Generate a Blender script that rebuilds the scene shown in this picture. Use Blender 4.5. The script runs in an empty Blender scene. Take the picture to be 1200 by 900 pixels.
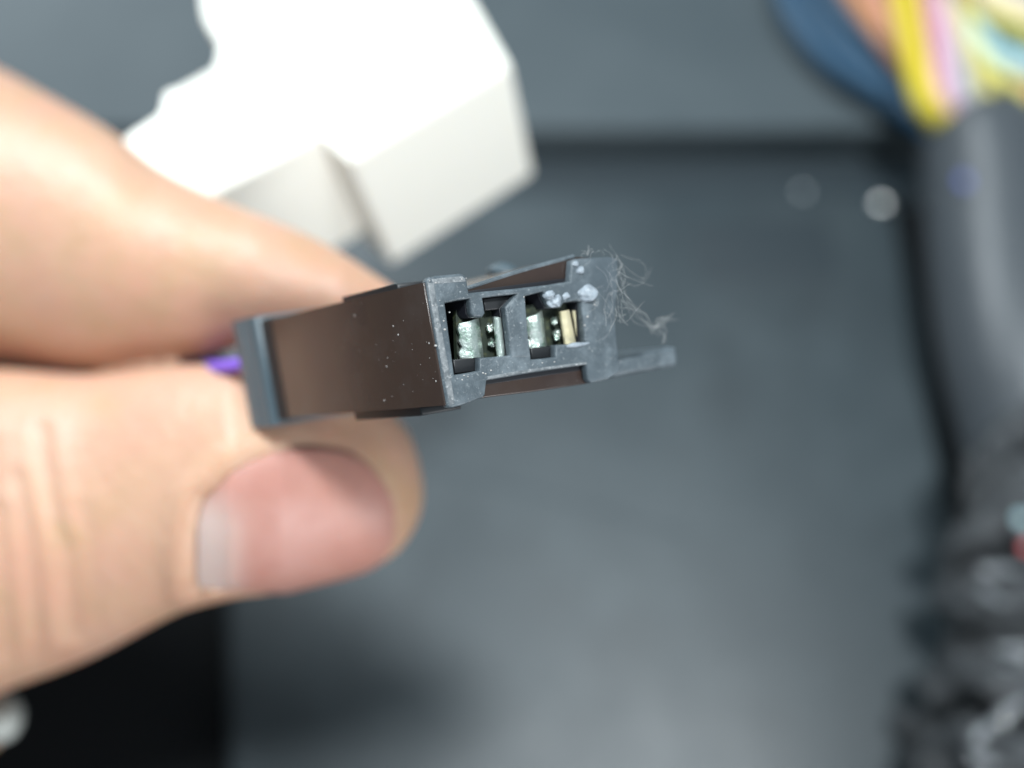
import bpy, bmesh, math, random
import numpy as np
from mathutils import Vector, Matrix, noise
random.seed(7)
C = bpy.context.scene.collection
U = 0.00065                     # one drawing unit in metres (0.65 mm)
PITCH = math.radians(62); CAMH = 283*U

# ------------------------------------------------------------ camera
cam_d = bpy.data.cameras.new('camera'); cam = bpy.data.objects.new('camera', cam_d); C.objects.link(cam)
cam.location = (0, 0, CAMH); cam.rotation_euler = (math.pi/2-PITCH, 0, 0)
cam_d.sensor_width = 36; cam_d.lens = 36; cam_d.clip_start = 0.002; cam_d.clip_end = 20
cam_d.dof.use_dof = True; cam_d.dof.focus_distance = 102.5*U; cam_d.dof.aperture_fstop = 36/3.3
sc = bpy.context.scene; sc.camera = cam
FWD = Vector((0, math.cos(PITCH), -math.sin(PITCH))); UP = Vector((0, math.sin(PITCH), math.cos(PITCH))); RT = Vector((1, 0, 0))
CO = Vector((0, 0, CAMH))
def cw(x, y, z):                # camera frame (x right, y down, z forward, in units) to world
    return CO + (RT*x - UP*y + FWD*z)*U
def P(px, py, d): return cw((px-600)/1200*d, (py-450)/1200*d, d)
def G(px, py, h):               # where the sight line meets the level height h (units)
    r = RT*((px-600)/1200) - UP*((py-450)/1200) + FWD
    t = (CAMH-h*U)/(-r.z)
    return CO + r*t

# ------------------------------------------------------------ light
w = bpy.data.worlds.new('World'); sc.world = w; w.use_nodes = True
bg = w.node_tree.nodes['Background']
bg.inputs[0].default_value = (0.70, 0.88, 1.0, 1); bg.inputs[1].default_value = 0.38
def area(name, loc, target, size, power, col):
    l = bpy.data.lights.new(name, 'AREA'); l.shape = 'DISK'; l.size = size; l.energy = power; l.color = col
    o = bpy.data.objects.new(name, l); C.objects.link(o); o.location = loc
    o.rotation_euler = (Vector(target)-Vector(loc)).to_track_quat('-Z', 'Y').to_euler()
    return o
area('ceiling_lamp', (0.145, 0.06, 1.15), (0.0, 0.05, 0.05), 0.16, 12, (0.90, 0.97, 1.0))
area('window_light', (-0.62, 0.72, 0.85), (0, 0.04, 0.12), 0.36, 15, (0.88, 0.96, 1.0))
area('front_fill', (0.62, -0.85, 0.26), (0, 0.04, 0.12), 0.5, 9.5, (0.96, 0.98, 1.0))  # added fill for the plug's upright sides, no visible source
v = sc.view_settings; v.view_transform = 'Standard'; v.look = 'None'; v.exposure = 0.0; v.gamma = 1; v.use_curve_mapping = False

# ------------------------------------------------------------ materials
def mat(name, col, rough=.5, metal=0, sss=0, bump=None, var=None, spec=.5, coat=0, sssr=(1, .35, .2), sscale=.002, rvar=None):
    m = bpy.data.materials.new(name); m.use_nodes = True; nt = m.node_tree; b = nt.nodes['Principled BSDF']
    b.inputs['Base Color'].default_value = (*col, 1); b.inputs['Roughness'].default_value = rough
    b.inputs['Metallic'].default_value = metal; b.inputs['Specular IOR Level'].default_value = spec
    b.inputs['Coat Weight'].default_value = coat
    if sss:
        b.inputs['Subsurface Weight'].default_value = sss; b.inputs['Subsurface Radius'].default_value = sssr
        b.inputs['Subsurface Scale'].default_value = sscale
    tc = nt.nodes.new('ShaderNodeTexCoord')
    def nz(scale, detail=6, rough_=.6):
        n = nt.nodes.new('ShaderNodeTexNoise'); n.inputs['Scale'].default_value = scale
        n.inputs['Detail'].default_value = detail; n.inputs['Roughness'].default_value = rough_
        nt.links.new(tc.outputs['Object'], n.inputs['Vector']); return n
    if var:                     # list of (scale, lo, hi, colour) mixed over the base
        prev = None
        for sc_, lo, hi, c2 in var:
            n = nz(sc_); r = nt.nodes.new('ShaderNodeMapRange'); r.inputs[1].default_value = lo; r.inputs[2].default_value = hi
            nt.links.new(n.outputs[0], r.inputs[0])
            mx = nt.nodes.new('ShaderNodeMix'); mx.data_type = 'RGBA'
            if prev is None: mx.inputs['A'].default_value = (*col, 1)
            else: nt.links.new(prev, mx.inputs['A'])
            mx.inputs['B'].default_value = (*c2, 1); nt.links.new(r.outputs[0], mx.inputs['Factor'])
            prev = mx.outputs['Result']
        nt.links.new(prev, b.inputs['Base Color'])
    if rvar:
        n = nz(rvar[0]); r = nt.nodes.new('ShaderNodeMapRange'); r.inputs[1].default_value = .3; r.inputs[2].default_value = .7
        r.inputs[3].default_value = rvar[1]; r.inputs[4].default_value = rvar[2]
        nt.links.new(n.outputs[0], r.inputs[0]); nt.links.new(r.outputs[0], b.inputs['Roughness'])
    if bump:
        n = nz(bump[0]); bp = nt.nodes.new('ShaderNodeBump'); bp.inputs['Strength'].default_value = bump[1]
        bp.inputs['Distance'].default_value = bump[2]
        nt.links.new(n.outputs[0], bp.inputs['Height']); nt.links.new(bp.outputs[0], b.inputs['Normal'])
    return m
M = {}
M['base'] = mat('shade_black_underlay', (.004, .005, .006), .7, spec=.2, bump=(300, .2, .0004))  # near-black, so shade in the panel gaps is put into the colour
M['panel'] = mat('dark_panel_plastic', (.025, .036, .042), .42, spec=.5, bump=(900, .25, .0003), rvar=(18, .34, .48), var=[(11, .46, .62, (.044, .058, .065)), (26, .5, .66, (.022, .031, .036)), (1500, .62, .72, (.09, .10, .11))])
M['rear'] = mat('rear_panel_plastic', (.047, .062, .070), .6, spec=.3, bump=(900, .25, .0003), var=[(10, .4, .7, (.075, .092, .10))])
M['patch'] = mat('dark_patch_and_shade', (.018, .027, .033), .5, spec=.4)  # patch tone; on the gap strip it puts shade into the colour
M['brown'] = mat('brown_sheen_plastic', (.042, .027, .021), .25, bump=(2500, .12, .00005), var=[(110, .45, .72, (.028, .018, .018)), (300, .5, .9, (.055, .042, .037)), (6000, .68, .75, (.16, .13, .12))])  # black plastic; the hand's brown reflection is put into the colour
M['grey'] = mat('scuffed_sheen_plastic', (.074, .093, .106), .38, bump=(3500, .7, .0001), var=[(700, .45, .7, (.15, .18, .20)), (5000, .6, .72, (.30, .32, .33)), (260, .5, .7, (.07, .09, .105))])  # scuffed black plastic; light reflected on the front is put into the grey
M['collar'] = mat('blue_grey_collar', (.07, .10, .118), .36, bump=(1500, .2, .00005))
M['black'] = mat('black_plastic', (.012, .013, .015), .45, bump=(2500, .2, .00005))
M['cavity'] = mat('cavity_black', (.012, .013, .018), .45)
M['tin'] = mat('tinned_contact', (.60, .68, .62), .28, metal=.8, bump=(2500, .5, .0001), var=[(1200, .52, .66, (.22, .36, .27)), (2600, .56, .68, (.95, .97, .92))])
M['gold'] = mat('yellowed_contact', (.68, .60, .40), .4, metal=.4, bump=(2500, .4, .0001), var=[(1800, .5, .65, (.66, .58, .36))])
M['verdigris'] = mat('dark_verdigris', (.022, .032, .020), .6, var=[(1500, .52, .64, (.07, .08, .035))])
M['burr'] = mat('whitened_melted_plastic', (.30, .34, .38), .4, bump=(2500, .15, .0001), var=[(1600, .45, .65, (.20, .23, .26))])
M['skin'] = mat('skin', (.61, .365, .245), .46, spec=.6, sss=.5, sscale=.0022, bump=(700, .5, .0004), var=[(80, .42, .68, (.61, .325, .225)), (150, .48, .72, (.54, .335, .20)), (60, .5, .7, (.59, .37, .27))])
M['nail'] = mat('nail', (.49, .235, .185), .45, sss=.35, sscale=.0015, var=[(120, .42, .7, (.53, .275, .23)), (200, .5, .75, (.45, .20, .16))], spec=.3)
M['lunula'] = mat('pale_nail', (.50, .37, .35), .5, sss=.3, sscale=.001)
M['dull_nail'] = mat('dull_nail', (.30, .31, .29), .45)
M['white'] = mat('white_plastic', (.86, .83, .75), .35, sss=.3, sscale=.001, sssr=(1, .9, .7))
M['tape'] = mat('black_tape', (.055, .060, .064), .12, bump=(200, 1, .006), rvar=(120, .07, .25), spec=.7)
M['sleeve'] = mat('black_sleeve', (.045, .053, .061), .46, bump=(160, .35, .0009), spec=.6)
M['crease'] = mat('tape_glint_gloss', (.16, .17, .18), .10, spec=1, coat=.6)  # paler and glossier than the tape, for added glints
M['lint'] = mat('lint', (.62, .60, .58), .8)
M['dust'] = mat('dust', (.46, .44, .42), .7)
M['steel'] = mat('steel', (.85, .84, .80), .22, metal=1)
M['blueglint'] = mat('blue_glint', (.10, .13, .42), .5)
def wire_m(n, c): M[n] = mat(n+'_wire_skin', c, .5, bump=(400, .1, .0002))
for n, c in dict(yellow=(0.622, 0.484, 0.008), navy=(0.016, 0.065, 0.125), orange=(0.535, 0.242, 0.113), salmon=(0.622, 0.286, 0.233), violet=(0.449, 0.216, 0.432),
                 pink=(0.605, 0.294, 0.415), lavender=(0.518, 0.432, 0.588), greywhite=(0.415, 0.415, 0.415), pale_yellow=(0.640, 0.570, 0.138), teal=(0.103, 0.432, 0.362),
                 cream=(0.691, 0.588, 0.432), ice=(0.362, 0.553, 0.588), purple=(0.242, 0.113, 0.640), red=(0.605, 0.103, 0.103)).items(): wire_m(n, c)

# ------------------------------------------------------------ helpers
def link(name, me, m, parent=None, smooth=True, kind=None):
    o = bpy.data.objects.new(name, me); C.objects.link(o)
    if m is not None: me.materials.clear(); me.materials.append(m)
    if smooth: me.shade_smooth() if False else me.polygons.foreach_set('use_smooth', [True]*len(me.polygons))
    if parent is not None:
        o.parent = parent; o.matrix_parent_inverse = Matrix.Translation(-parent.location)
    if kind: o['kind'] = kind
    return o
def empty(name, loc, label, cat, group=None):
    o = bpy.data.objects.new(name, None); C.objects.link(o); o.location = loc; o.empty_display_size = .005
    o['label'] = label; o['category'] = cat
    if group: o['group'] = group
    return o
def tag(o, label, cat, group=None):
    o['label'] = label; o['category'] = cat
    if group: o['group'] = group
    return o
def fix(me):
    bm = bmesh.new(); bm.from_mesh(me); bmesh.ops.remove_doubles(bm, verts=bm.verts, dist=1e-7)
    bmesh.ops.recalc_face_normals(bm, faces=bm.faces); bm.to_mesh(me); bm.free(); return me
def autosmooth(me, ang=35):
    bm = bmesh.new(); bm.from_mesh(me)
    for e in bm.edges:
        if len(e.link_faces) == 2 and e.calc_face_angle(0) > math.radians(ang): e.smooth = False
    bm.to_mesh(me); bm.free(); return me
def fill2d(loops, z0, z1, bevel, fn, res=2):
    """filled outline with holes, from z0 to z1, mapped to world by fn(x, y, z)"""
    cu = bpy.data.curves.new('outline', 'CURVE'); cu.dimensions = '2D'; cu.fill_mode = 'BOTH'
    bevel = min(bevel, (z1-z0)/2*.98)
    cu.extrude = (z1-z0)/2-bevel; cu.bevel_depth = bevel; cu.bevel_resolution = res
    cu.offset = -bevel
    for lp in loops:
        s = cu.splines.new('POLY'); s.points.add(len(lp)-1)
        for i, (x, y) in enumerate(lp): s.points[i].co = (x, y, 0, 1)
        s.use_cyclic_u = True
    ob = bpy.data.objects.new('outline', cu); C.objects.link(ob)
    dg = bpy.context.evaluated_depsgraph_get(); dg.update()
    me = bpy.data.meshes.new_from_object(ob.evaluated_get(dg)); bpy.data.objects.remove(ob); bpy.data.curves.remove(cu)
    zc = (z0+z1)/2
    for vv in me.vertices: vv.co = fn(vv.co.x, vv.co.y, vv.co.z+zc)
    return autosmooth(fix(me))
def rounded(pts, r, n=4):
    out = []; L = len(pts)
    for i in range(L):
        p0 = Vector(pts[i-1]); p = Vector(pts[i]); p1 = Vector(pts[(i+1) % L])
        a = (p0-p); b = (p1-p); rr = min(r, a.length*.45, b.length*.45)
        a = p+a.normalized()*rr; b = p+b.normalized()*rr
        for k in range(n+1):
            t = k/n; q = a*(1-t)**2+p*2*t*(1-t)+b*t*t; out.append((q.x, q.y))
    return out
def catmull(pts, n):
    pts = [np.array(p, float) for p in pts]; pts = [2*pts[0]-pts[1]]+pts+[2*pts[-1]-pts[-2]]; out = []
    for i in range(1, len(pts)-2):
        for k in range(n):
            t = k/n; a, b, c, d = pts[i-1:i+3]
            out.append(.5*((2*b)+(c-a)*t+(2*a-5*b+4*c-d)*t*t+(3*b-a-3*c+d)*t**3))
    out.append(pts[-2]); return out
def tube(path, rad, seg=20, n=10, rfn=None, cap=True):
    """path of world points; rad in metres, one number or one per point"""
    rads = rad if isinstance(rad, (list, tuple)) else [rad]*len(path)
    pr = catmull([list(p)+[r] for p, r in zip(path, rads)], n)
    bm = bmesh.new(); rings = []; up = Vector((.13, .21, .97))
    for i, q in enumerate(pr):
        p = Vector(q[:3]); t = Vector(pr[min(i+1, len(pr)-1)][:3])-Vector(pr[max(i-1, 0)][:3]); t.normalize()
        x = t.cross(up).normalized(); y = x.cross(t)
        ring = []
        for k in range(seg):
            a = 2*math.pi*k/seg; r = q[3]*(rfn(i/(len(pr)-1), a) if rfn else 1)
            ring.append(bm.verts.new(p+(x*math.cos(a)+y*math.sin(a))*r))
        rings.append(ring)
    for a, b in zip(rings, rings[1:]):
        for k in range(seg): bm.faces.new((a[k], a[(k+1) % seg], b[(k+1) % seg], b[k]))
    if cap:
        for ring, s in ((rings[0], -1), (rings[-1], 1)):
            c = sum((x.co for x in ring), Vector())/seg
            prev = ring
            nrm = (rings[0][0].co-rings[1][0].co) if s < 0 else (rings[-1][0].co-rings[-2][0].co); nrm.normalize()
            rr = (ring[0].co-c).length
            for kk in (1, 2):
                t = kk/3; f = math.cos(t*math.pi/2)
                new = [bm.verts.new(c+(x.co-c)*f+nrm*rr*.6*math.sin(t*math.pi/2)) for x in ring]
                for k in range(seg): bm.faces.new((prev[k], prev[(k+1) % seg], new[(k+1) % seg], new[k]))
                prev = new
            bm.faces.new(prev)
    bmesh.ops.recalc_face_normals(bm, faces=bm.faces)
    me = bpy.data.meshes.new('tube'); bm.to_mesh(me); bm.free(); return me
def blob(c, r, amp=.25, sub=3, scale=(1, 1, 1), seed=0):
    bm = bmesh.new(); bmesh.ops.create_icosphere(bm, subdivisions=sub, radius=1)
    for vv in bm.verts:
        k = 1+amp*noise.noise(vv.co*1.7+Vector((seed*7.3, seed, 0)))
        vv.co = Vector((vv.co.x*scale[0], vv.co.y*scale[1], vv.co.z*scale[2]))*k*r+Vector(c)
    me = bpy.data.meshes.new('blob'); bm.to_mesh(me); bm.free(); return me
def join(meshes):
    bm = bmesh.new()
    for m in meshes: bm.from_mesh(m)
    me = bpy.data.meshes.new('joined'); bm.to_mesh(me); bm.free(); return me

# ------------------------------------------------------------ ground: dark underlay and the two panels on it
bm = bmesh.new(); R_ = 2.2
bm.faces.new([bm.verts.new(p) for p in ((-R_, -R_, 0), (R_, -R_, 0), (R_, R_, 0), (-R_, R_, 0))])
me = bpy.data.meshes.new('table_top'); bm.to_mesh(me); bm.free()
o = link('table_top', me, M['base'], smooth=False, kind='structure')
HP = 9
def slab(px, h0, h1, r, bev, name, m):
    pts = []
    for (x, y) in px:
        g = G(x, y, h1); pts.append((g.x/U, g.y/U))
    pts = rounded(pts, r, 8)
    return link(name, fill2d([pts], h0, h1, bev, lambda x, y, z: Vector((x, y, z))*U, 4), m)
o = slab([(268, 1250), (262, 700), (262, 222), (1048, 226), (1085, 380), (1118, 620), (1128, 760), (1135, 1250)], 0.2, HP, 12, 3.5, 'plastic_panel', M['panel'])
tag(o, 'wide dark plastic panel with a rounded corner lying under the held connector', 'panel')
bmm = None
pn = bpy.data.objects['plastic_panel']
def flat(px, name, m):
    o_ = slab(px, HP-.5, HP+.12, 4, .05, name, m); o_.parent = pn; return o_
flat([(812, 262), (968, 255), (985, 326), (822, 334)], 'dark_patch', M['patch'])  # thin dark rectangle laid on the panel
sc_ = link('scratch', tube([G(505, 548, HP+.05), G(640, 580, HP+.05), G(810, 628, HP+.05)], .4*U, 6, 6), M['rear'], pn)
o = slab([(-2200, 152), (-2200, -1100), (3200, -1100), (3200, 152)], 0.2, 16, 4, 1.5, 'rear_panel', M['rear'])
tag(o, 'dull grey panel running across the back of the picture', 'panel')
o = slab([(240, 240), (240, 120), (1080, 120), (1080, 240)], 0.2, 4.5, 3, 1, 'shade_strip', M['patch'])  # added dark strip; the rear panel's shade is put into its colour
tag(o, 'narrow shade-coloured ledge in the gap between the grey panel and the dark panel', 'strip')

# ------------------------------------------------------------ the connector frame of reference
def V3(px, py, d): return np.array([(px-600)/1200*d, (py-450)/1200*d, d])
A0 = V3(499, 329, 100); B0 = V3(525, 477, 100.6); UR = V3(724, 302, 109.2); RR = V3(313, 374, 126)
vu = UR-A0; WID = np.linalg.norm(vu); vu /= WID
vv_ = B0-A0; HEI = np.linalg.norm(vv_); vv_ /= HEI
vw = RR-A0; LEN = np.linalg.norm(vw); vw /= LEN
def K(s, t, z): q = A0+vu*s+vv_*t+vw*z; return cw(*q)
def F(px, py, off=0.0):         # (s, t) on the plane parallel to the front face, off units behind it
    ray = np.array([(px-600)/1200, (py-450)/1200, 1.0])
    r = np.linalg.solve(np.array([vu, vv_, -ray]).T, -(A0+vw*off)); return (r[0], r[1])
def S(px, py, s=0.0):           # (t, w) on the plane parallel to the side face
    ray = np.array([(px-600)/1200, (py-450)/1200, 1.0])
    r = np.linalg.solve(np.array([vv_, vw, -ray]).T, -(A0+vu*s)); return (r[0], r[1])
def fpoly(pts, off=0.0): return [F(x, y, off) for x, y in pts]
def prism(pts, o0, o1, bev, off=None, holes=(), res=2):
    k = o0 if off is None else off
    return fill2d([fpoly(pts, k)]+[fpoly(h, k) for h in holes], o0, o1, bev, K, res)
def cbox(s0, s1, t0, t1, z0, z1, bev=.15):
    return fill2d([[(s0, t0), (s1, t0), (s1, t1), (s0, t1)]], z0, z1, bev, K)

con = empty('electrical_connector', K(WID/2, HEI/2, 5), 'small black two-cavity wire connector held between finger and thumb, fibres on its corner', 'connector')
outer = [(500, 330), (503, 325), (512, 323), (541, 320.5), (546, 323), (548, 330), (550, 343), (600, 338.5), (640, 334), (668, 329.5),
         (669, 316), (670, 305), (676, 303), (716, 301), (724, 303), (725, 330), (721, 372), (726, 426), (726, 436), (712, 445),
         (693, 449), (689, 444), (687, 427.5), (650, 433), (610, 439), (571, 446), (569, 463), (566, 466), (545, 474), (530, 478), (525.5, 477), (512, 400)]
hole1 = [(522, 355), (536, 352), (551, 350), (552.5, 366), (556, 371), (566, 371.5), (569, 367), (566, 349), (586, 346.5), (606, 344.5), (592, 360), (596, 390),
         (599, 416), (580, 418), (562, 419), (562, 434), (548, 437), (533, 439)]
hole2 = [(616, 347), (637, 341.5), (641, 352), (646, 360), (658, 360), (661, 355), (676, 352), (682, 353), (684, 378), (686, 401), (668, 403), (651, 404), (651, 418), (636, 420), (623, 421), (619, 385)]
fr = link('front_frame', prism(outer, 0, 0.95, .24, off=0, holes=(hole1, hole2), res=3), M['grey'], con)
M['lit_edge'] = mat('lit_scuffed_plastic', (.20, .215, .225), .38, bump=(4000, .8, .0001), var=[(1400, .45, .62, (.11, .125, .135)), (5000, .55, .7, (.42, .43, .43))])  # scuffed plastic, paler so the bevel's highlight sits in its colour
link('lit_scuffed_edge', prism([(500.5, 331), (508.5, 332), (515, 372), (522, 410), (529, 447), (533, 473), (527, 475.5), (513, 402)], -.05, .3, .1, off=0), M['lit_edge'], con)
link('lit_scuffed_edge', prism([(505, 327), (541, 323.2), (545, 326), (546, 330), (508, 333)], -.04, .3, .1, off=0), M['lit_edge'], con)
link('lit_scuffed_edge', prism([(571, 441), (610, 434), (650, 428.5), (687, 424), (687, 427), (650, 432), (610, 438), (571, 445)], -.04, .3, .08, off=0), M['lit_edge'], con)
# narrow inner walls behind the frame
hb = lambda h, k: h
link('cavity_wall', prism([(512, 345), (690, 322), (696, 432), (524, 458)], 0.97, 9, .05, off=0, holes=(hole1, hole2)), M['cavity'], con)
# post shoulder between the cavities (sits a little behind the frame front)
link('divider_post', prism([(607, 345), (614, 344), (620, 419), (599, 419), (592, 360)], -.08, .5, .2, off=0), M['grey'], con)
# back shell, in the brown sheen colour
shell_o = [F(500, 330)] + [F(549, 336.5, 1.0), F(610, 317.5, 1.0), F(671, 300.5, 1.0), F(706, 303, 1.0), F(712, 437, 1.0), F(689, 449.5, 1.0), F(630, 458.5, 1.0), F(569, 466, 1.0), F(526, 476.5)]
shell_o[0] = (.25, .15); shell_o[-1] = (.25, HEI-.15)
sl, sr = shell_o, None
link('rear_housing', fill2d([shell_o], 9.05, LEN-.8, .22, K), M['brown'], con)
# shell rim: same outline from 2.62 back, hollow behind the frame
inner = [(1.0, 1.2), (WID*.93, .8), (WID*.95, HEI-1.4), (1.2, HEI-1.2)]
link('housing_rim', fill2d([shell_o, [(1.1, 2.2), (WID*.82, 1.8), (WID*.82, HEI-2.6), (1.1, HEI-2.2)]], 0.99, 9.04, .16, K), M['brown'], con)
link('top_lip', tube([K(*F(548, 338, 1.2), 1.2), K(*F(610, 318, 1.2), 1.2), K(*F(672, 301, 1.2), 1.2)], .26*U, 10, 6), M['grey'], con)
# side plate, in the brown sheen colour
link('side_plate', fill2d([[(-.12, .12), (.3, .12), (.3, HEI-.2), (-.12, HEI-.2)]], .32, LEN-.6, .1, K), M['brown'], con)
# rear collar with its ridges: bands across the end of the side face
t0, w0 = S(277, 378); t1, w1 = S(306, 376); t2, w2 = S(318, 372)
def band(wa, wb, out, tt, tb, name, m, bev=.4):
    return link(name, fill2d([[(-out, tt), (WID*.8, tt), (WID*.8, tb), (-out, tb)]], wa, wb, bev, K, 4), m, con)
link_w = w0
band(w1+.05, w0, .75, -.65, HEI+.75, 'end_collar', M['collar'], .7)
band((w0+w1)/2+.3, (w0+w1)/2+.8, .88, -.3, HEI+.4, 'collar_ridge', M['collar'], .22)
band(w2-.2, w1+.1, .12, -.1, HEI+.05, 'collar_groove', M['black'], .1)
# rails and latch bits
ta, wa = S(388, 352); tb, wb = S(452, 336)
link('latch_tab', fill2d([[(1.2, -.55), (5, -.55), (5, .4), (1.2, .4)]], wb, wa, .3, K), M['black'], con)
ta, wa = S(412, 500); tb, wb = S(540, 482)
link('guide_rail', fill2d([[(.5, HEI-.2), (5, HEI-.2), (5, HEI+.75), (.5, HEI+.75)]], 5.5, wa, .25, K), M['black'], con)
link('latch_knob', blob(cw(*V3(590, 320, 122)), 1.5*U, .2, 3, (1.3, .7, .9), 2), M['collar'], con)
# locking bar poking out on the right
bar = [(716, 422), (745, 416), (786, 405), (794, 406), (796, 418), (795, 429), (760, 436), (716, 444)]
link('locking_bar', prism(bar, 2.4, 12, .7, off=2.4, res=4), M['grey'], con)
# melted bits
for i, (x, y, r, off) in enumerate(((649, 352, .85, .15), (643, 345, .6, .1), (662, 346, .5, .15), (687, 343, 1.15, .1), (679, 316, .5, 0), (674, 309, .35, 0))):
    link('melted_burr', blob(K(*F(x, y, off), off), r*U, .28, 4, (1, .95, .5), i), M['burr'], con)
link('melted_burr', tube([K(*F(664, 406, 0), -.02), K(*F(672, 404.5, 0), -.08), K(*F(682, 403.5, 0), -.04), K(*F(690, 402, 0), -.02)], [.12*U, .26*U, .2*U, .1*U], 10, 4, lambda u, a: 1+.3*noise.noise(Vector((u*7, a, 0)))), M['burr'], con)
# bright chips along the edges
chips = []
for (x, y) in [(504, 329), (511, 331), (541, 327), (546, 326), (539, 329), (516, 352), (526, 366), (504, 352), (506, 358), (520, 376), (522, 386), (511, 405), (528, 440), (543, 440), (548, 441), (569, 438), (576, 434), (589, 436), (566, 437), (635, 425), (650, 424), (613, 348), (611, 346), (684, 381), (697, 357), (689, 371), (541, 445)]:
    r = random.uniform(.05, .12)
    chips.append(blob(K(*F(x+random.uniform(-1, 1), y, 0), -.02), r*U, .6, 1, (1.3, 1, .6), x))
for k in range(40):
    a = random.random(); x = 500+25*a+random.gauss(0, 1.6)+4; y = 332+142*a
    chips.append(blob(K(*F(x, y, 0), -.01), random.uniform(.03, .06)*U, .6, 1, (1, 1.4, .6), k))
link('edge_chips', join(chips), M['dust'], con, kind='stuff')
# dust on the brown side
ds = []
for k in range(44):
    if k < 30: x = 525-abs(random.gauss(0, 28)); y = random.uniform(345, 470)
    else: x = random.uniform(400, 520); y = random.uniform(350, 480)
    t, w_ = S(x, y, -.13)
    if not (.6 < t < HEI-.5 and w_ > .8): continue
    ds.append(blob(K(-.14, t, w_), random.choice((.03, .035, .045, .06, .1))*U, .6, 1, (.6, 1, 1.2), k))
link('dust_specks', join(ds), M['dust'], con, kind='stuff')

# terminals
def plate(q, off, bulge, m, name, parent, th=.25, nx=8, ny=6, jag=0):
    """quad q (px: TL, TR, BR, BL) bulging towards the opening"""
    bm = bmesh.new(); g = []
    for j in range(ny+1):
        row = []
        for i in range(nx+1):
            a, b = i/nx, j/ny
            x = (q[0][0]*(1-a)+q[1][0]*a)*(1-b)+(q[3][0]*(1-a)+q[2][0]*a)*b
            y = (q[0][1]*(1-a)+q[1][1]*a)*(1-b)+(q[3][1]*(1-a)+q[2][1]*a)*b
            if jag: x += jag*noise.noise(Vector((a*3, b*6, off)))*(1-a)
            s, t = F(x, y, off); row.append(bm.verts.new(K(s, t, off-bulge*math.sin(math.pi*a)+.06*noise.noise(Vector((x*.3, y*.3, 0))))))
        g.append(row)
    for j in range(ny):
        for i in range(nx): bm.faces.new((g[j][i], g[j][i+1], g[j+1][i+1], g[j+1][i]))
    r = bmesh.ops.extrude_face_region(bm, geom=bm.faces[:])
    d = K(0, 0, th)-K(0, 0, 0)
    for e in r['geom']:
        if isinstance(e, bmesh.types.BMVert): e.co += d
    bmesh.ops.recalc_face_normals(bm, faces=bm.faces)
    me = bpy.data.meshes.new('plate'); bm.to_mesh(me); bm.free()
    return link(name, autosmooth(me), m, parent)
def terminal(back, spring, blade, bumps, extra, mb):
    t = plate(back, 2.4, .1, M['verdigris'], 'terminal', con, .5)
    t['label'] = 'greenish corroded metal terminal inside its cavity'
    plate(spring, 1.7, .5, M['tin'], 'contact_spring', t, jag=5)
    plate(blade, 0.75, .2, mb, 'contact_blade', t)
    for (x, y, r) in bumps: link('contact_bump', blob(K(*F(x, y, 1.5), 1.5), r*U, 1.1, 3, (.8, 1.3, .6), x), M['tin'], t)
    for q, off in extra: plate(q, off, .1, M['gold'], 'contact_edge', t, .15)
terminal([(534, 364), (600, 360), (602, 424), (536, 428)], [(538, 379), (561, 373), (567, 419), (541, 420)], [(579, 371), (587, 373), (592, 416), (584, 418)],
         [(574, 383, .38), (577, 402, .36)], [([(587, 376), (590, 377), (595, 412), (592, 414)], 1.2)], M['tin'])
terminal([(614, 358), (684, 350), (688, 408), (618, 414)], [(617, 372), (635, 364), (641, 406), (620, 408)], [(657, 365), (667, 363), (675, 401), (663, 404)],
         [(650, 376, .36), (653, 393, .42)], [([(671, 364), (675, 364), (680, 398), (677, 400)], 1.2)], M['gold'])
# little dark ledges inside the cavities
for (p, o0) in (([(531, 421), (562, 419), (562, 435), (533, 438)], .9), ([(622, 408), (651, 405), (651, 419), (623, 421)], .9), ([(566, 350), (607, 345), (590, 362), (569, 364)], 1.0)):
    link('cavity_ledge', prism(p, o0, o0+2.5, .15), M['black'], con)
# purple wire leaving the back of the connector
link('wire', tube([K(WID*.35, HEI*.45, LEN-2), K(WID*.2, HEI*.40, LEN+1), P(262, 430, 139), P(240, 429, 154), P(200, 428, 175), P(60, 430, 190)], .95*U, 14, 8), M['purple'], con)

# ------------------------------------------------------------ lint
lf = []
def fibre(pts, r, n=8):
    r *= .45
    lf.append(tube(pts, r*U, 4, n, cap=False))
def wand(start, steps, dx, dy, curl, d0, r=.018, dd=0):
    x, y = start; a = math.atan2(dy, dx); sp = math.hypot(dx, dy); pts = []; d = d0; k = random.uniform(-curl, curl)
    for i in range(steps):
        pts.append(P(x, y, d)); k += random.gauss(0, curl*.5); k *= .9; a += k; x += math.cos(a)*sp; y += math.sin(a)*sp; d += random.gauss(0, .35)+dd
    fibre(pts, r, 4)
rs = random.Random(3)
for k in range(20):
    wand((random.uniform(690, 728), random.uniform(300, 380)), random.randint(6, 14), random.uniform(-2, 4), random.uniform(-3, 4), .35, 106.5, .014)
for k in range(6): wand((random.gauss(716, 8), random.gauss(304, 4)), random.randint(4, 7), random.uniform(-1, 4), random.uniform(-4, -.5), .5, 108, .014)
for k in range(10): wand((724+random.gauss(0, 5), 312+random.gauss(0, 8)), random.randint(8, 15), 2.4, random.uniform(1, 5), .22, 109, .015)
for k in range(7):
    j = lambda s=4: random.gauss(0, s)
    fibre([P(728+j(), 352+j(4), 109), P(742+j(), 362+j(), 110), P(752+j(), 374+j(), 110.5), P(768+j(), 388+j(), 111), P(772+j(), 376+j(), 111), P(786+j(), 372+j(), 111.5)], .016)
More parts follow.
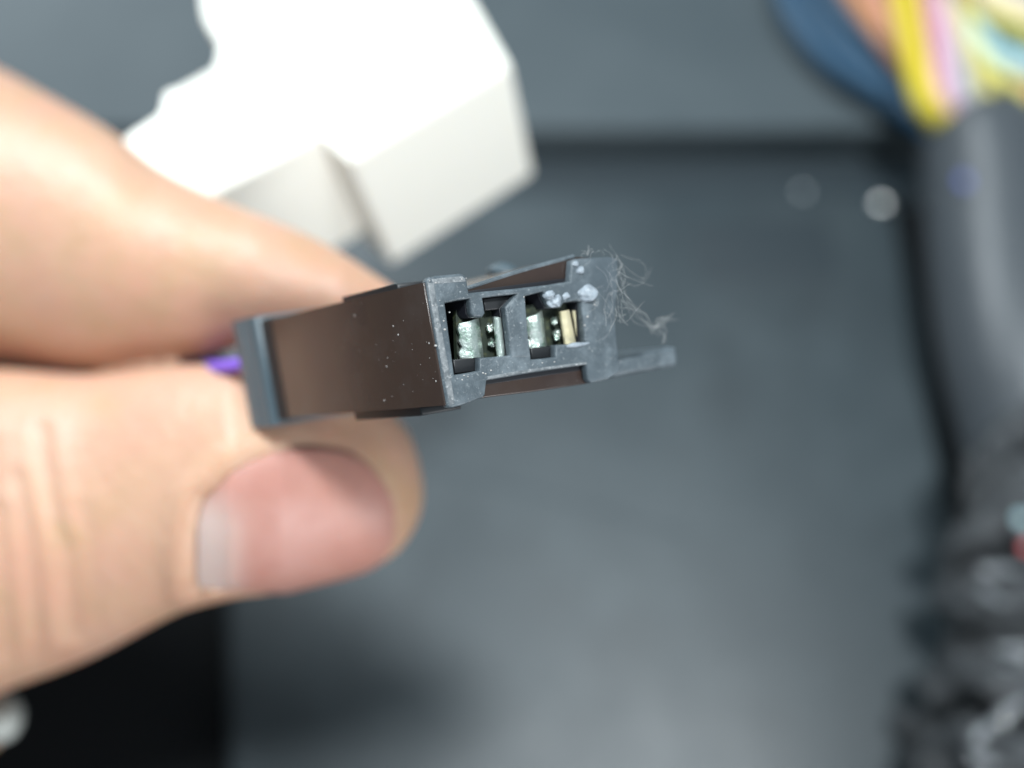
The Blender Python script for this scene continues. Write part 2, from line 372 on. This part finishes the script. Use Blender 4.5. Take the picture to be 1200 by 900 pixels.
for k in range(3):
    j = lambda s=3: random.gauss(0, s)
    fibre([P(764+j(), 384+j(), 111), P(774+j(), 382+j(), 111), P(778+j(), 392+j(), 111), P(777+j(), 401+j(), 111)], .02)
for k in range(9): wand((random.gauss(722, 5), random.gauss(352, 12)), random.randint(5, 9), 1.2, 4, .3, 106.8, .02)
for k in range(6): wand((random.gauss(688, 3), random.gauss(300, 2)), 5, random.uniform(-2, 1), -2.5, .6, 107, .02)
o = link('lint_tuft', join(lf), M['lint'], kind='stuff')
tag(o, 'wisp of pale tangled lint clinging to the right corner of the connector', 'lint')

# ------------------------------------------------------------ the hand
hand = None
def interp(x, xs, ys): return np.interp(x, xs, ys)
def smooth_profile(pts, xs):
    c = catmull(pts, 12); c = np.array(c); o = np.argsort(c[:, 0]); return np.interp(xs, c[o, 0], c[o, 1])
TH_TOP = [(-420, 470), (-260, 445), (-120, 430), (0, 432), (100, 438), (180, 428), (240, 426), (285, 428), (340, 434), (400, 448), (440, 466), (465, 488), (482, 514), (492, 545), (497, 578)]
TH_BOT = [(-420, 1000), (-260, 930), (-120, 868), (0, 812), (60, 790), (120, 765), (190, 728), (240, 708), (340, 692), (400, 678), (440, 664), (465, 648), (482, 626), (492, 604), (497, 580)]
TH_D = [(-420, 190), (-200, 176), (0, 163), (100, 157), (200, 149), (270, 144), (330, 145), (400, 148), (497, 149)]
IN_TOP = [(-420, -120), (-260, -35), (-120, 22), (0, 80), (65, 115), (130, 153), (190, 199), (260, 234), (350, 270), (400, 296), (440, 322), (465, 340), (480, 362)]
IN_BOT = [(-420, 400), (-260, 418), (-120, 422), (0, 428), (100, 436), (180, 427), (240, 417), (290, 405), (350, 400), (400, 396), (440, 388), (465, 378), (480, 366)]
IN_D = [(-420, 212), (-200, 197), (0, 178), (100, 166), (200, 155), (300, 147), (400, 144), (480, 143)]
def section_body(top, bot, dd, thick, nx=90, na=48, ext=0):
    x0, x1 = top[0][0], top[-1][0]
    u = np.linspace(0, 1, nx); xs = x0+(x1-x0)*np.sin(u*math.pi/2)**1.0 if False else x0+(x1-x0)*(1-(1-u)**1.8)
    T = smooth_profile(top, xs); B = smooth_profile(bot, xs); D = np.interp(xs, *zip(*dd))
    bm = bmesh.new(); rings = []
    for x, t, b, d in zip(xs, T, B, D):
        c = (t+b)/2; h = max((b-t)/2, .4); td = h*d/1200*thick
        ring = []
        for k in range(na):
            a = 2*math.pi*k/na
            ca, sa = math.cos(a), math.sin(a)
            zz = d-td*ca; yy = c+h*sa
            X = (x-600)/1200*zz; Y = (yy-450)/1200*zz
            ring.append(bm.verts.new(cw(X, Y, zz)))
        rings.append(ring)
    for a, b in zip(rings, rings[1:]):
        for k in range(na): bm.faces.new((a[k], a[(k+1) % na], b[(k+1) % na], b[k]))
    bm.faces.new(rings[0]); bm.faces.new(rings[-1])
    bmesh.ops.recalc_face_normals(bm, faces=bm.faces)
    me = bpy.data.meshes.new('body'); bm.to_mesh(me); bm.free(); return me
parts = [section_body(TH_TOP, TH_BOT, TH_D, .80), section_body(IN_TOP, IN_BOT, IN_D, 1.1)]
# palm, wrist and the three folded fingers, mostly left of the frame
parts.append(tube([P(-330, 330, 205), P(-480, 430, 215), P(-640, 560, 228), P(-900, 760, 250), P(-1250, 1000, 280)], [26*U, 44*U, 46*U, 36*U, 33*U], 28, 10))
parts.append(tube([P(-300, 640, 195), P(-480, 620, 212), P(-640, 640, 225)], [30*U, 36*U, 30*U], 24, 10))
for (tip, mid, base, r) in (((-24, 852, 187), (-200, 720, 206), (-420, 560, 225), 9.5), ((-90, 960, 200), (-260, 820, 222), (-470, 660, 238), 9.2), ((-170, 1060, 214), (-330, 930, 236), (-520, 760, 250), 8)):
    parts.append(tube([P(*base), P((base[0]+mid[0])/2-10, (base[1]+mid[1])/2-40, (base[2]+mid[2])/2), P(*mid), P((tip[0]+mid[0])/2+20, (tip[1]+mid[1])/2+10, (tip[2]+mid[2])/2-4), P(*tip)],
                      [r*1.25*U, r*1.15*U, r*1.1*U, r*U, r*.72*U], 20, 8))
me = join(parts)
tmp = bpy.data.objects.new('tmp', me); C.objects.link(tmp)
md = tmp.modifiers.new('r', 'REMESH'); md.mode = 'VOXEL'; md.voxel_size = .62*U
md2 = tmp.modifiers.new('s', 'SMOOTH'); md2.factor = .5; md2.iterations = 8
dg = bpy.context.evaluated_depsgraph_get(); dg.update()
hm = bpy.data.meshes.new_from_object(tmp.evaluated_get(dg)); bpy.data.objects.remove(tmp)
# sculpt in the nail bed, its folds and the knuckle creases
NAIL = [(231, 690), (229, 640), (237, 592), (253, 574), (280, 549), (320, 531), (360, 524), (400, 528), (427, 541), (448, 565), (461, 592), (463, 624), (452, 652), (425, 672), (333, 696)]
NAIL = [(float(x), float(y)) for x, y in catmull(NAIL, 4)]
NP = np.array(NAIL)
def seg_dist(pt, A, B):
    d = B-A; t = np.clip(((pt[:, None]-A)*d).sum(-1)/(d*d).sum(-1), 0, 1)
    return np.sqrt(((pt[:, None]-(A+t[..., None]*d))**2).sum(-1))
def inside(pt, poly):
    x, y = pt[:, 0], pt[:, 1]; r = np.zeros(len(pt), bool); n = len(poly)
    for i in range(n):
        x0, y0 = poly[i]; x1, y1 = poly[(i+1) % n]
        if y0 == y1: continue
        c = ((y0 > y) != (y1 > y)) & (x < (x1-x0)*(y-y0)/(y1-y0)+x0); r ^= c
    return r
n = len(hm.vertices); co = np.empty(n*3); hm.vertices.foreach_get('co', co); co = co.reshape(-1, 3)
nn = np.empty(n*3); hm.vertices.foreach_get('normal', nn); nn = nn.reshape(-1, 3)
rel = (co-np.array(CO))/U
cx = rel@np.array(RT); cy = -(rel@np.array(UP)); cz = rel@np.array(FWD)
pt = np.stack([600+1200*cx/cz, 450+1200*cy/cz], 1)
front = (-(nn@np.array(FWD))) > -.15
sel = np.where(front & (pt[:, 0] > -60) & (pt[:, 0] < 520) & (pt[:, 1] > 400) & (pt[:, 1] < 860) & (cz < 175))[0]
q = pt[sel]; dist = np.concatenate([seg_dist(q[i:i+4000], NP[:-1], NP[1:]).min(1) for i in range(0, len(q), 4000)])
ins = inside(q, NAIL)
sd = np.where(ins, -dist, dist)
wl = np.clip((330-q[:, 0])/90, 0, 1)
tipw = np.clip((q[:, 0]-430)/30, 0, 1)
disp = np.where(sd > 0, np.exp(-((sd-20)/17)**2)*(1.3*wl), 0)-np.where(sd < 8, np.clip((8-sd)/14, 0, 1)*(.8*wl+.15), 0)
def crease(pts, width, depth):
    c = np.array(catmull(pts, 6)); d = np.concatenate([seg_dist(q[i:i+4000], c[:-1], c[1:]).min(1) for i in range(0, len(q), 4000)])
    return -depth*np.exp(-(d/width)**2)+depth*.5*np.exp(-((d-width*2)/width)**2)
for cr in (([(48, 505), (55, 560), (68, 620), (80, 665), (84, 740)], 10, .5), ([(20, 560), (32, 640), (40, 720), (44, 790)], 10, .35), ([(2, 600), (8, 680), (16, 790)], 10, .35),
           ([(95, 600), (105, 680), (104, 750)], 11, .2), ([(-15, 520), (-8, 640), (-4, 760)], 12, .3)): disp += crease(*cr)
rgn = np.random.RandomState(2)
for i, (qq) in enumerate(q[:0]): pass
co[sel] += -np.array(FWD)*disp[:, None]*U
hm.vertices.foreach_set('co', co.reshape(-1)); hm.update()
hand = link('hand', hm, M['skin'])
tag(hand, 'bare left-side hand pinching the black connector between thumb and index finger', 'hand')
# thumb nail
xs_ = np.linspace(200, 497, 300); TT = smooth_profile(TH_TOP, xs_); BB = smooth_profile(TH_BOT, xs_); DD = np.interp(xs_, *zip(*TH_D))
def thumb_front(x, y, grow):
    t = np.interp(x, xs_, TT); b = np.interp(x, xs_, BB); d = np.interp(x, xs_, DD); c = (t+b)/2; h = (b-t)/2+grow
    k = max(0.0, 1-((y-c)/h)**2); return d-(h*d/1200*.80)*math.sqrt(k), d
def nail_mesh(poly, lift, grow, th):
    xs2 = np.arange(222, 470, 4.0); bm = bmesh.new(); cols = []
    P_ = np.array(poly+[poly[0]])
    def cut(x):
        ys = []
        for (x0, y0), (x1, y1) in zip(P_[:-1], P_[1:]):
            if (x0 <= x < x1) or (x1 <= x < x0): ys.append(y0+(y1-y0)*(x-x0)/(x1-x0))
        return (min(ys), max(ys)) if len(ys) >= 2 else None
    for x in xs2:
        r = cut(x)
        if r is None or r[1]-r[0] < 2: continue
        y0, y1 = r; bx = np.interp(x, xs_, BB)
        y1 = min(y1, bx+grow-.5)
        col = []
        for j in range(25):
            y = y0+(y1-y0)*j/24; z, d = thumb_front(x, y, grow)
            edge = min(j, 24-j)/24
            z -= lift
            col.append(bm.verts.new(cw((x-600)/1200*z, (y-450)/1200*z, z)))
        cols.append(col)
    for a, b in zip(cols, cols[1:]):
        for j in range(24): bm.faces.new((a[j], a[j+1], b[j+1], b[j]))
    r = bmesh.ops.extrude_face_region(bm, geom=bm.faces[:])
    for e in r['geom']:
        if isinstance(e, bmesh.types.BMVert): e.co += FWD*th*U
    bmesh.ops.recalc_face_normals(bm, faces=bm.faces)
    me = bpy.data.meshes.new('nail'); bm.to_mesh(me); bm.free(); return me
nail = link('thumb_nail', nail_mesh(NAIL, -.05, 3, .8), M['nail'], hand)
ca_ = nail.data.color_attributes.new('pale', 'FLOAT_COLOR', 'POINT')
for i_, v_ in enumerate(nail.data.vertices):
    rl = (v_.co-CO)/U; x_ = 600+1200*rl.dot(RT)/rl.dot(FWD); y_ = 450-1200*rl.dot(UP)/rl.dot(FWD)
    k_ = min(1, max(0, (306-x_)/58))*min(1, max(0, (y_-556)/60)); k_ = k_*k_*(3-2*k_); ca_.data[i_].color = (k_, k_, k_, 1)
nt = M['nail'].node_tree; bs = nt.nodes['Principled BSDF']; at = nt.nodes.new('ShaderNodeAttribute'); at.attribute_name = 'pale'
mx = nt.nodes.new('ShaderNodeMix'); mx.data_type = 'RGBA'; src = bs.inputs['Base Color'].links[0].from_socket
nt.links.new(src, mx.inputs['A']); mx.inputs['B'].default_value = (.60, .44, .39, 1)
nt.links.new(at.outputs['Fac'], mx.inputs['Factor']); nt.links.new(mx.outputs['Result'], bs.inputs['Base Color'])
link('middle_finger_nail', blob(P(2, 842, 176), 3.6*U, .05, 3, (1.0, 1.15, .7), 4), M['dull_nail'], hand)

# ------------------------------------------------------------ white plug behind the finger
zp = P(408, 190, 168).z/U
def gp(x, y): g = G(x, y, zp); return (g.x/U, g.y/U)
plug = empty('white_plug', G(450, 100, zp), 'bright white plastic connector block held behind the index finger', 'connector')
def wprism(px, z0, z1, bev, name, r=1.2):
    return link(name, fill2d([rounded([gp(*p) for p in px], r, 4)], z0, z1, bev, lambda x, y, z: Vector((x+(zp-z)*.15, y-(zp-z)*.02, z))*U, 4), M['white'], plug)
wprism([(408, 190), (600, 76), (548, -14), (470, -120), (262, -8), (300, 90)], zp-29, zp, 1.0, 'plug_body')
wprism([(376, 156), (215, 244), (140, 160), (186, 130), (190, 104), (206, 100), (250, 76), (254, 50), (262, 20), (400, 20), (420, 120)], zp-27, zp-.35, .9, 'side_block')
wprism([(160, 150), (176, 112), (186, 96), (236, 66), (262, 60), (262, 110), (200, 140)], zp-10, zp-4.5, .9, 'latch_step')
wprism([(228, 5), (225, -60), (330, -90), (330, 20), (262, 50), (248, 36)], zp-9, zp-2.6, 1.2, 'lever_end', 3)
# cable of the white plug running back to the hand
link('cable', tube([G(300, 110, zp-14), P(250, 215, 195), P(120, 260, 205), P(-120, 260, 215)], 4*U, 14, 8), M['white'], plug)

# ------------------------------------------------------------ wire harness on the right
def D26(py): return (283-27)/(.883+(py-450)/1200*.469)
def PH(px, py, d): return P(px, py, D26(py)+(d-228)*1.15)
har = empty('wire_harness', G(1160, 400, 0), 'thick black sleeved cable bundle with coloured wires at its top end', 'cable bundle')
def lump(seed, amp, f=3.0):
    return lambda u, a: 1+amp*noise.noise(Vector((math.cos(a)*1.2, math.sin(a)*1.2, u*f+seed)))*1.6
link('sleeve', tube([PH(1150, 150, 222), PH(1156, 170, 222), PH(1164, 260, 224), PH(1180, 400, 226), PH(1200, 520, 230), PH(1222, 640, 236)], [14.5*U, 19*U, 19*U, 18*U, 16.5*U, 16*U], 48, 14, lump(3, .05)), M['sleeve'], har)
wr = [
 ('navy', [(918, -60, 232), (930, 10, 232), (975, 70, 232), (1050, 118, 232), (1120, 170, 228)], 4.6),
 ('navy', [(945, -60, 238), (965, 0, 238), (1010, 60, 238), (1080, 110, 236), (1130, 170, 230)], 4.4),
 ('orange', [(960, -70, 226), (1000, -10, 226), (1040, 45, 226), (1085, 100, 225), (1130, 170, 224)], 3.9),
 ('salmon', [(1025, -60, 222), (1034, -10, 222), (1052, 40, 222), (1090, 110, 224), (1130, 170, 224)], 2.6),
 ('yellow', [(1048, -60, 212), (1058, 0, 212), (1070, 60, 212), (1086, 120, 213), (1120, 160, 220)], 3.9),
 ('salmon', [(1080, -60, 217), (1086, 0, 217), (1092, 60, 217), (1106, 120, 220), (1130, 160, 224)], 2.5),
 ('violet', [(1092, -60, 219), (1090, 0, 219), (1094, 60, 218), (1104, 110, 218), (1125, 160, 222)], 2.6),
 ('pink', [(1098, 20, 214), (1100, 60, 212), (1102, 92, 211), (1108, 122, 213), (1128, 160, 220)], 2.8),
 ('lavender', [(1108, -60, 216), (1106, 0, 216), (1108, 60, 216), (1116, 120, 216), (1130, 160, 222)], 2.5),
 ('greywhite', [(1124, -60, 216), (1122, 0, 216), (1124, 60, 216), (1130, 110, 216), (1140, 160, 222)], 2.9),
 ('greywhite', [(1144, -60, 224), (1140, 0, 224), (1142, 60, 222), (1146, 110, 218), (1150, 160, 222)], 3.6),
 ('pale_yellow', [(1118, -20, 214), (1130, 20, 213), (1142, 58, 212), (1156, 96, 212), (1160, 150, 220)], 2.7),
 ('pale_yellow', [(1128, -40, 205), (1150, 6, 205), (1178, 24, 205), (1215, 44, 207), (1260, 90, 212)], 1.9),
 ('cream', [(1110, -60, 202), (1160, -8, 202), (1190, 6, 202), (1225, 20, 202), (1290, 60, 205)], 4.4),
 ('greywhite', [(1140, 20, 216), (1165, 40, 216), (1190, 50, 216), (1230, 66, 216), (1280, 110, 222)], 3.2),
 ('teal', [(1150, 0, 212), (1175, 34, 212), (1200, 48, 212), (1235, 62, 214), (1260, 140, 220)], 2.4),
 ('ice', [(1135, 28, 214), (1160, 60, 210), (1190, 74, 210), (1225, 86, 212), (1240, 150, 220)], 3.6),
 ('pale_yellow', [(1140, 50, 211), (1154, 78, 209), (1175, 92, 209), (1200, 112, 212), (1200, 150, 220)], 2.2),
 ('orange', [(1162, 90, 218), (1180, 96, 214), (1205, 106, 214), (1230, 124, 216), (1225, 170, 222)], 2.6)]
for nm, pts, r in wr:
    o = link('wire', tube([PH(*p) for p in pts], r*1.0*U, 14, 8), M[nm], har); o['label'] = nm.replace('_', ' ')+' insulated wire'
# crinkled tape below the sleeve
link('tape_wrap', tube([PH(1200, 600, 232), PH(1192, 660, 232), PH(1196, 740, 234), PH(1186, 820, 236), PH(1180, 900, 238), PH(1180, 1050, 244)], [12*U, 18*U, 17*U, 17.5*U, 19*U, 20*U], 90, 30,
     lambda u, a: 1+.10*noise.noise(Vector((math.cos(a)*2, math.sin(a)*2, u*7)))+.14*noise.noise(Vector((math.cos(a)*5, math.sin(a)*5, u*26)))+.07*noise.noise(Vector((math.cos(a)*9, math.sin(a)*9, u*40)))), M['tape'], har)
for (pts, r, sd_) in (([(1120, 640, 222), (1150, 622, 214), (1180, 600, 209), (1215, 560, 210), (1260, 520, 220)], 3.4, 1), ([(1152, 590, 222), (1152, 552, 216), (1175, 520, 211), (1215, 492, 211), (1260, 470, 220)], 4.2, 2),
                      ([(1160, 610, 218), (1176, 570, 212), (1200, 556, 209), (1240, 540, 212)], 4.0, 5),
                      ([(1108, 700, 226), (1150, 715, 216), (1190, 700, 212), (1250, 670, 216)], 3.0, 3), ([(1100, 810, 232), (1140, 790, 220), (1185, 800, 213), (1250, 830, 220)], 4.6, 4),
                      ([(1085, 900, 236), (1130, 870, 224), (1180, 880, 216), (1250, 900, 220)], 5.0, 6)):
    link('tape_fold', tube([PH(*p) for p in pts], r*1.15*U, 24, 14, lump(sd_, .14, 6)), M['tape'], har)
rc = random.Random(11)
for k in range(9):
    x0 = rc.uniform(1130, 1210); y0 = rc.uniform(590, 890); a0 = rc.uniform(-1.2, .4)
    pts_ = [(x0+math.cos(a0)*t+rc.uniform(-5, 5), y0+math.sin(a0)*t+rc.uniform(-5, 5), 209+rc.uniform(-2, 3)) for t in (0, 16, 32, 50)]
    link('tape_glint_fold', tube([PH(*p) for p in pts_], [.3*U, 1.3*U, 1.1*U, .3*U], 8, 6, lump(k, .3, 9)), M['crease'], har)  # ribbons added for glints on the crinkled tape
link('cable_clip', join([tube([PH(1055, 846, 240), PH(1075, 850, 240), PH(1120, 852, 240)], [3.6*U, 3.2*U, 3.5*U], 14, 6), tube([PH(1074, 848, 240), PH(1078, 880, 242), PH(1090, 940, 246)], 3.0*U, 12, 6)]), M['tape'], har)
link('blue_glint', blob(PH(1133, 213, 209), 2.6*U, .1, 2, (1, 1, .4), 1), M['blueglint'], har)  # blue highlight on the sleeve, painted as a small coloured spot
link('foil_fleck', blob(PH(1197, 608, 203), 1.5*U, .3, 2, (1, 1, .6), 1), M['ice'], har)
link('foil_fleck', blob(PH(1203, 642, 204), 1.3*U, .3, 2, (1, 1, .6), 1), M['red'], har)
link('foil_fleck', blob(PH(1176, 846, 206), .9*U, .3, 2, (1, 1, .6), 1), M['steel'], har)
# a shiny screw head and a paler fleck on the panel
def screw(px, py, r, h0, m, label):
    g = G(px, py, h0); t = empty('screw', g, label, 'screw')
    n = ((CO-g).normalized()+(Vector((0.22, 0.10, 1.15))-g).normalized()).normalized()
    link('screw_head', tube([g+n*.2*U, g+n*.8*U, g+n*1.0*U], [r*U, r*U, r*.96*U], 24, 3), m, t)
    link('screw_shank', tube([g-Vector((0, 0, r*U)), g+n*.2*U], r*.45*U, 12, 2), m, t)
M['satin'] = mat('satin_steel', (.85, .84, .80), .34, metal=1)
M['duller'] = mat('dull_steel', (.45, .47, .48), .5, metal=1)
screw(1032, 240, 1.9, HP, M['satin'], 'tiny bright screw head near the rounded corner of the dark panel')
screw(940, 226, 1.3, HP, M['duller'], 'fainter small screw head left of the bright one near the panel edge')
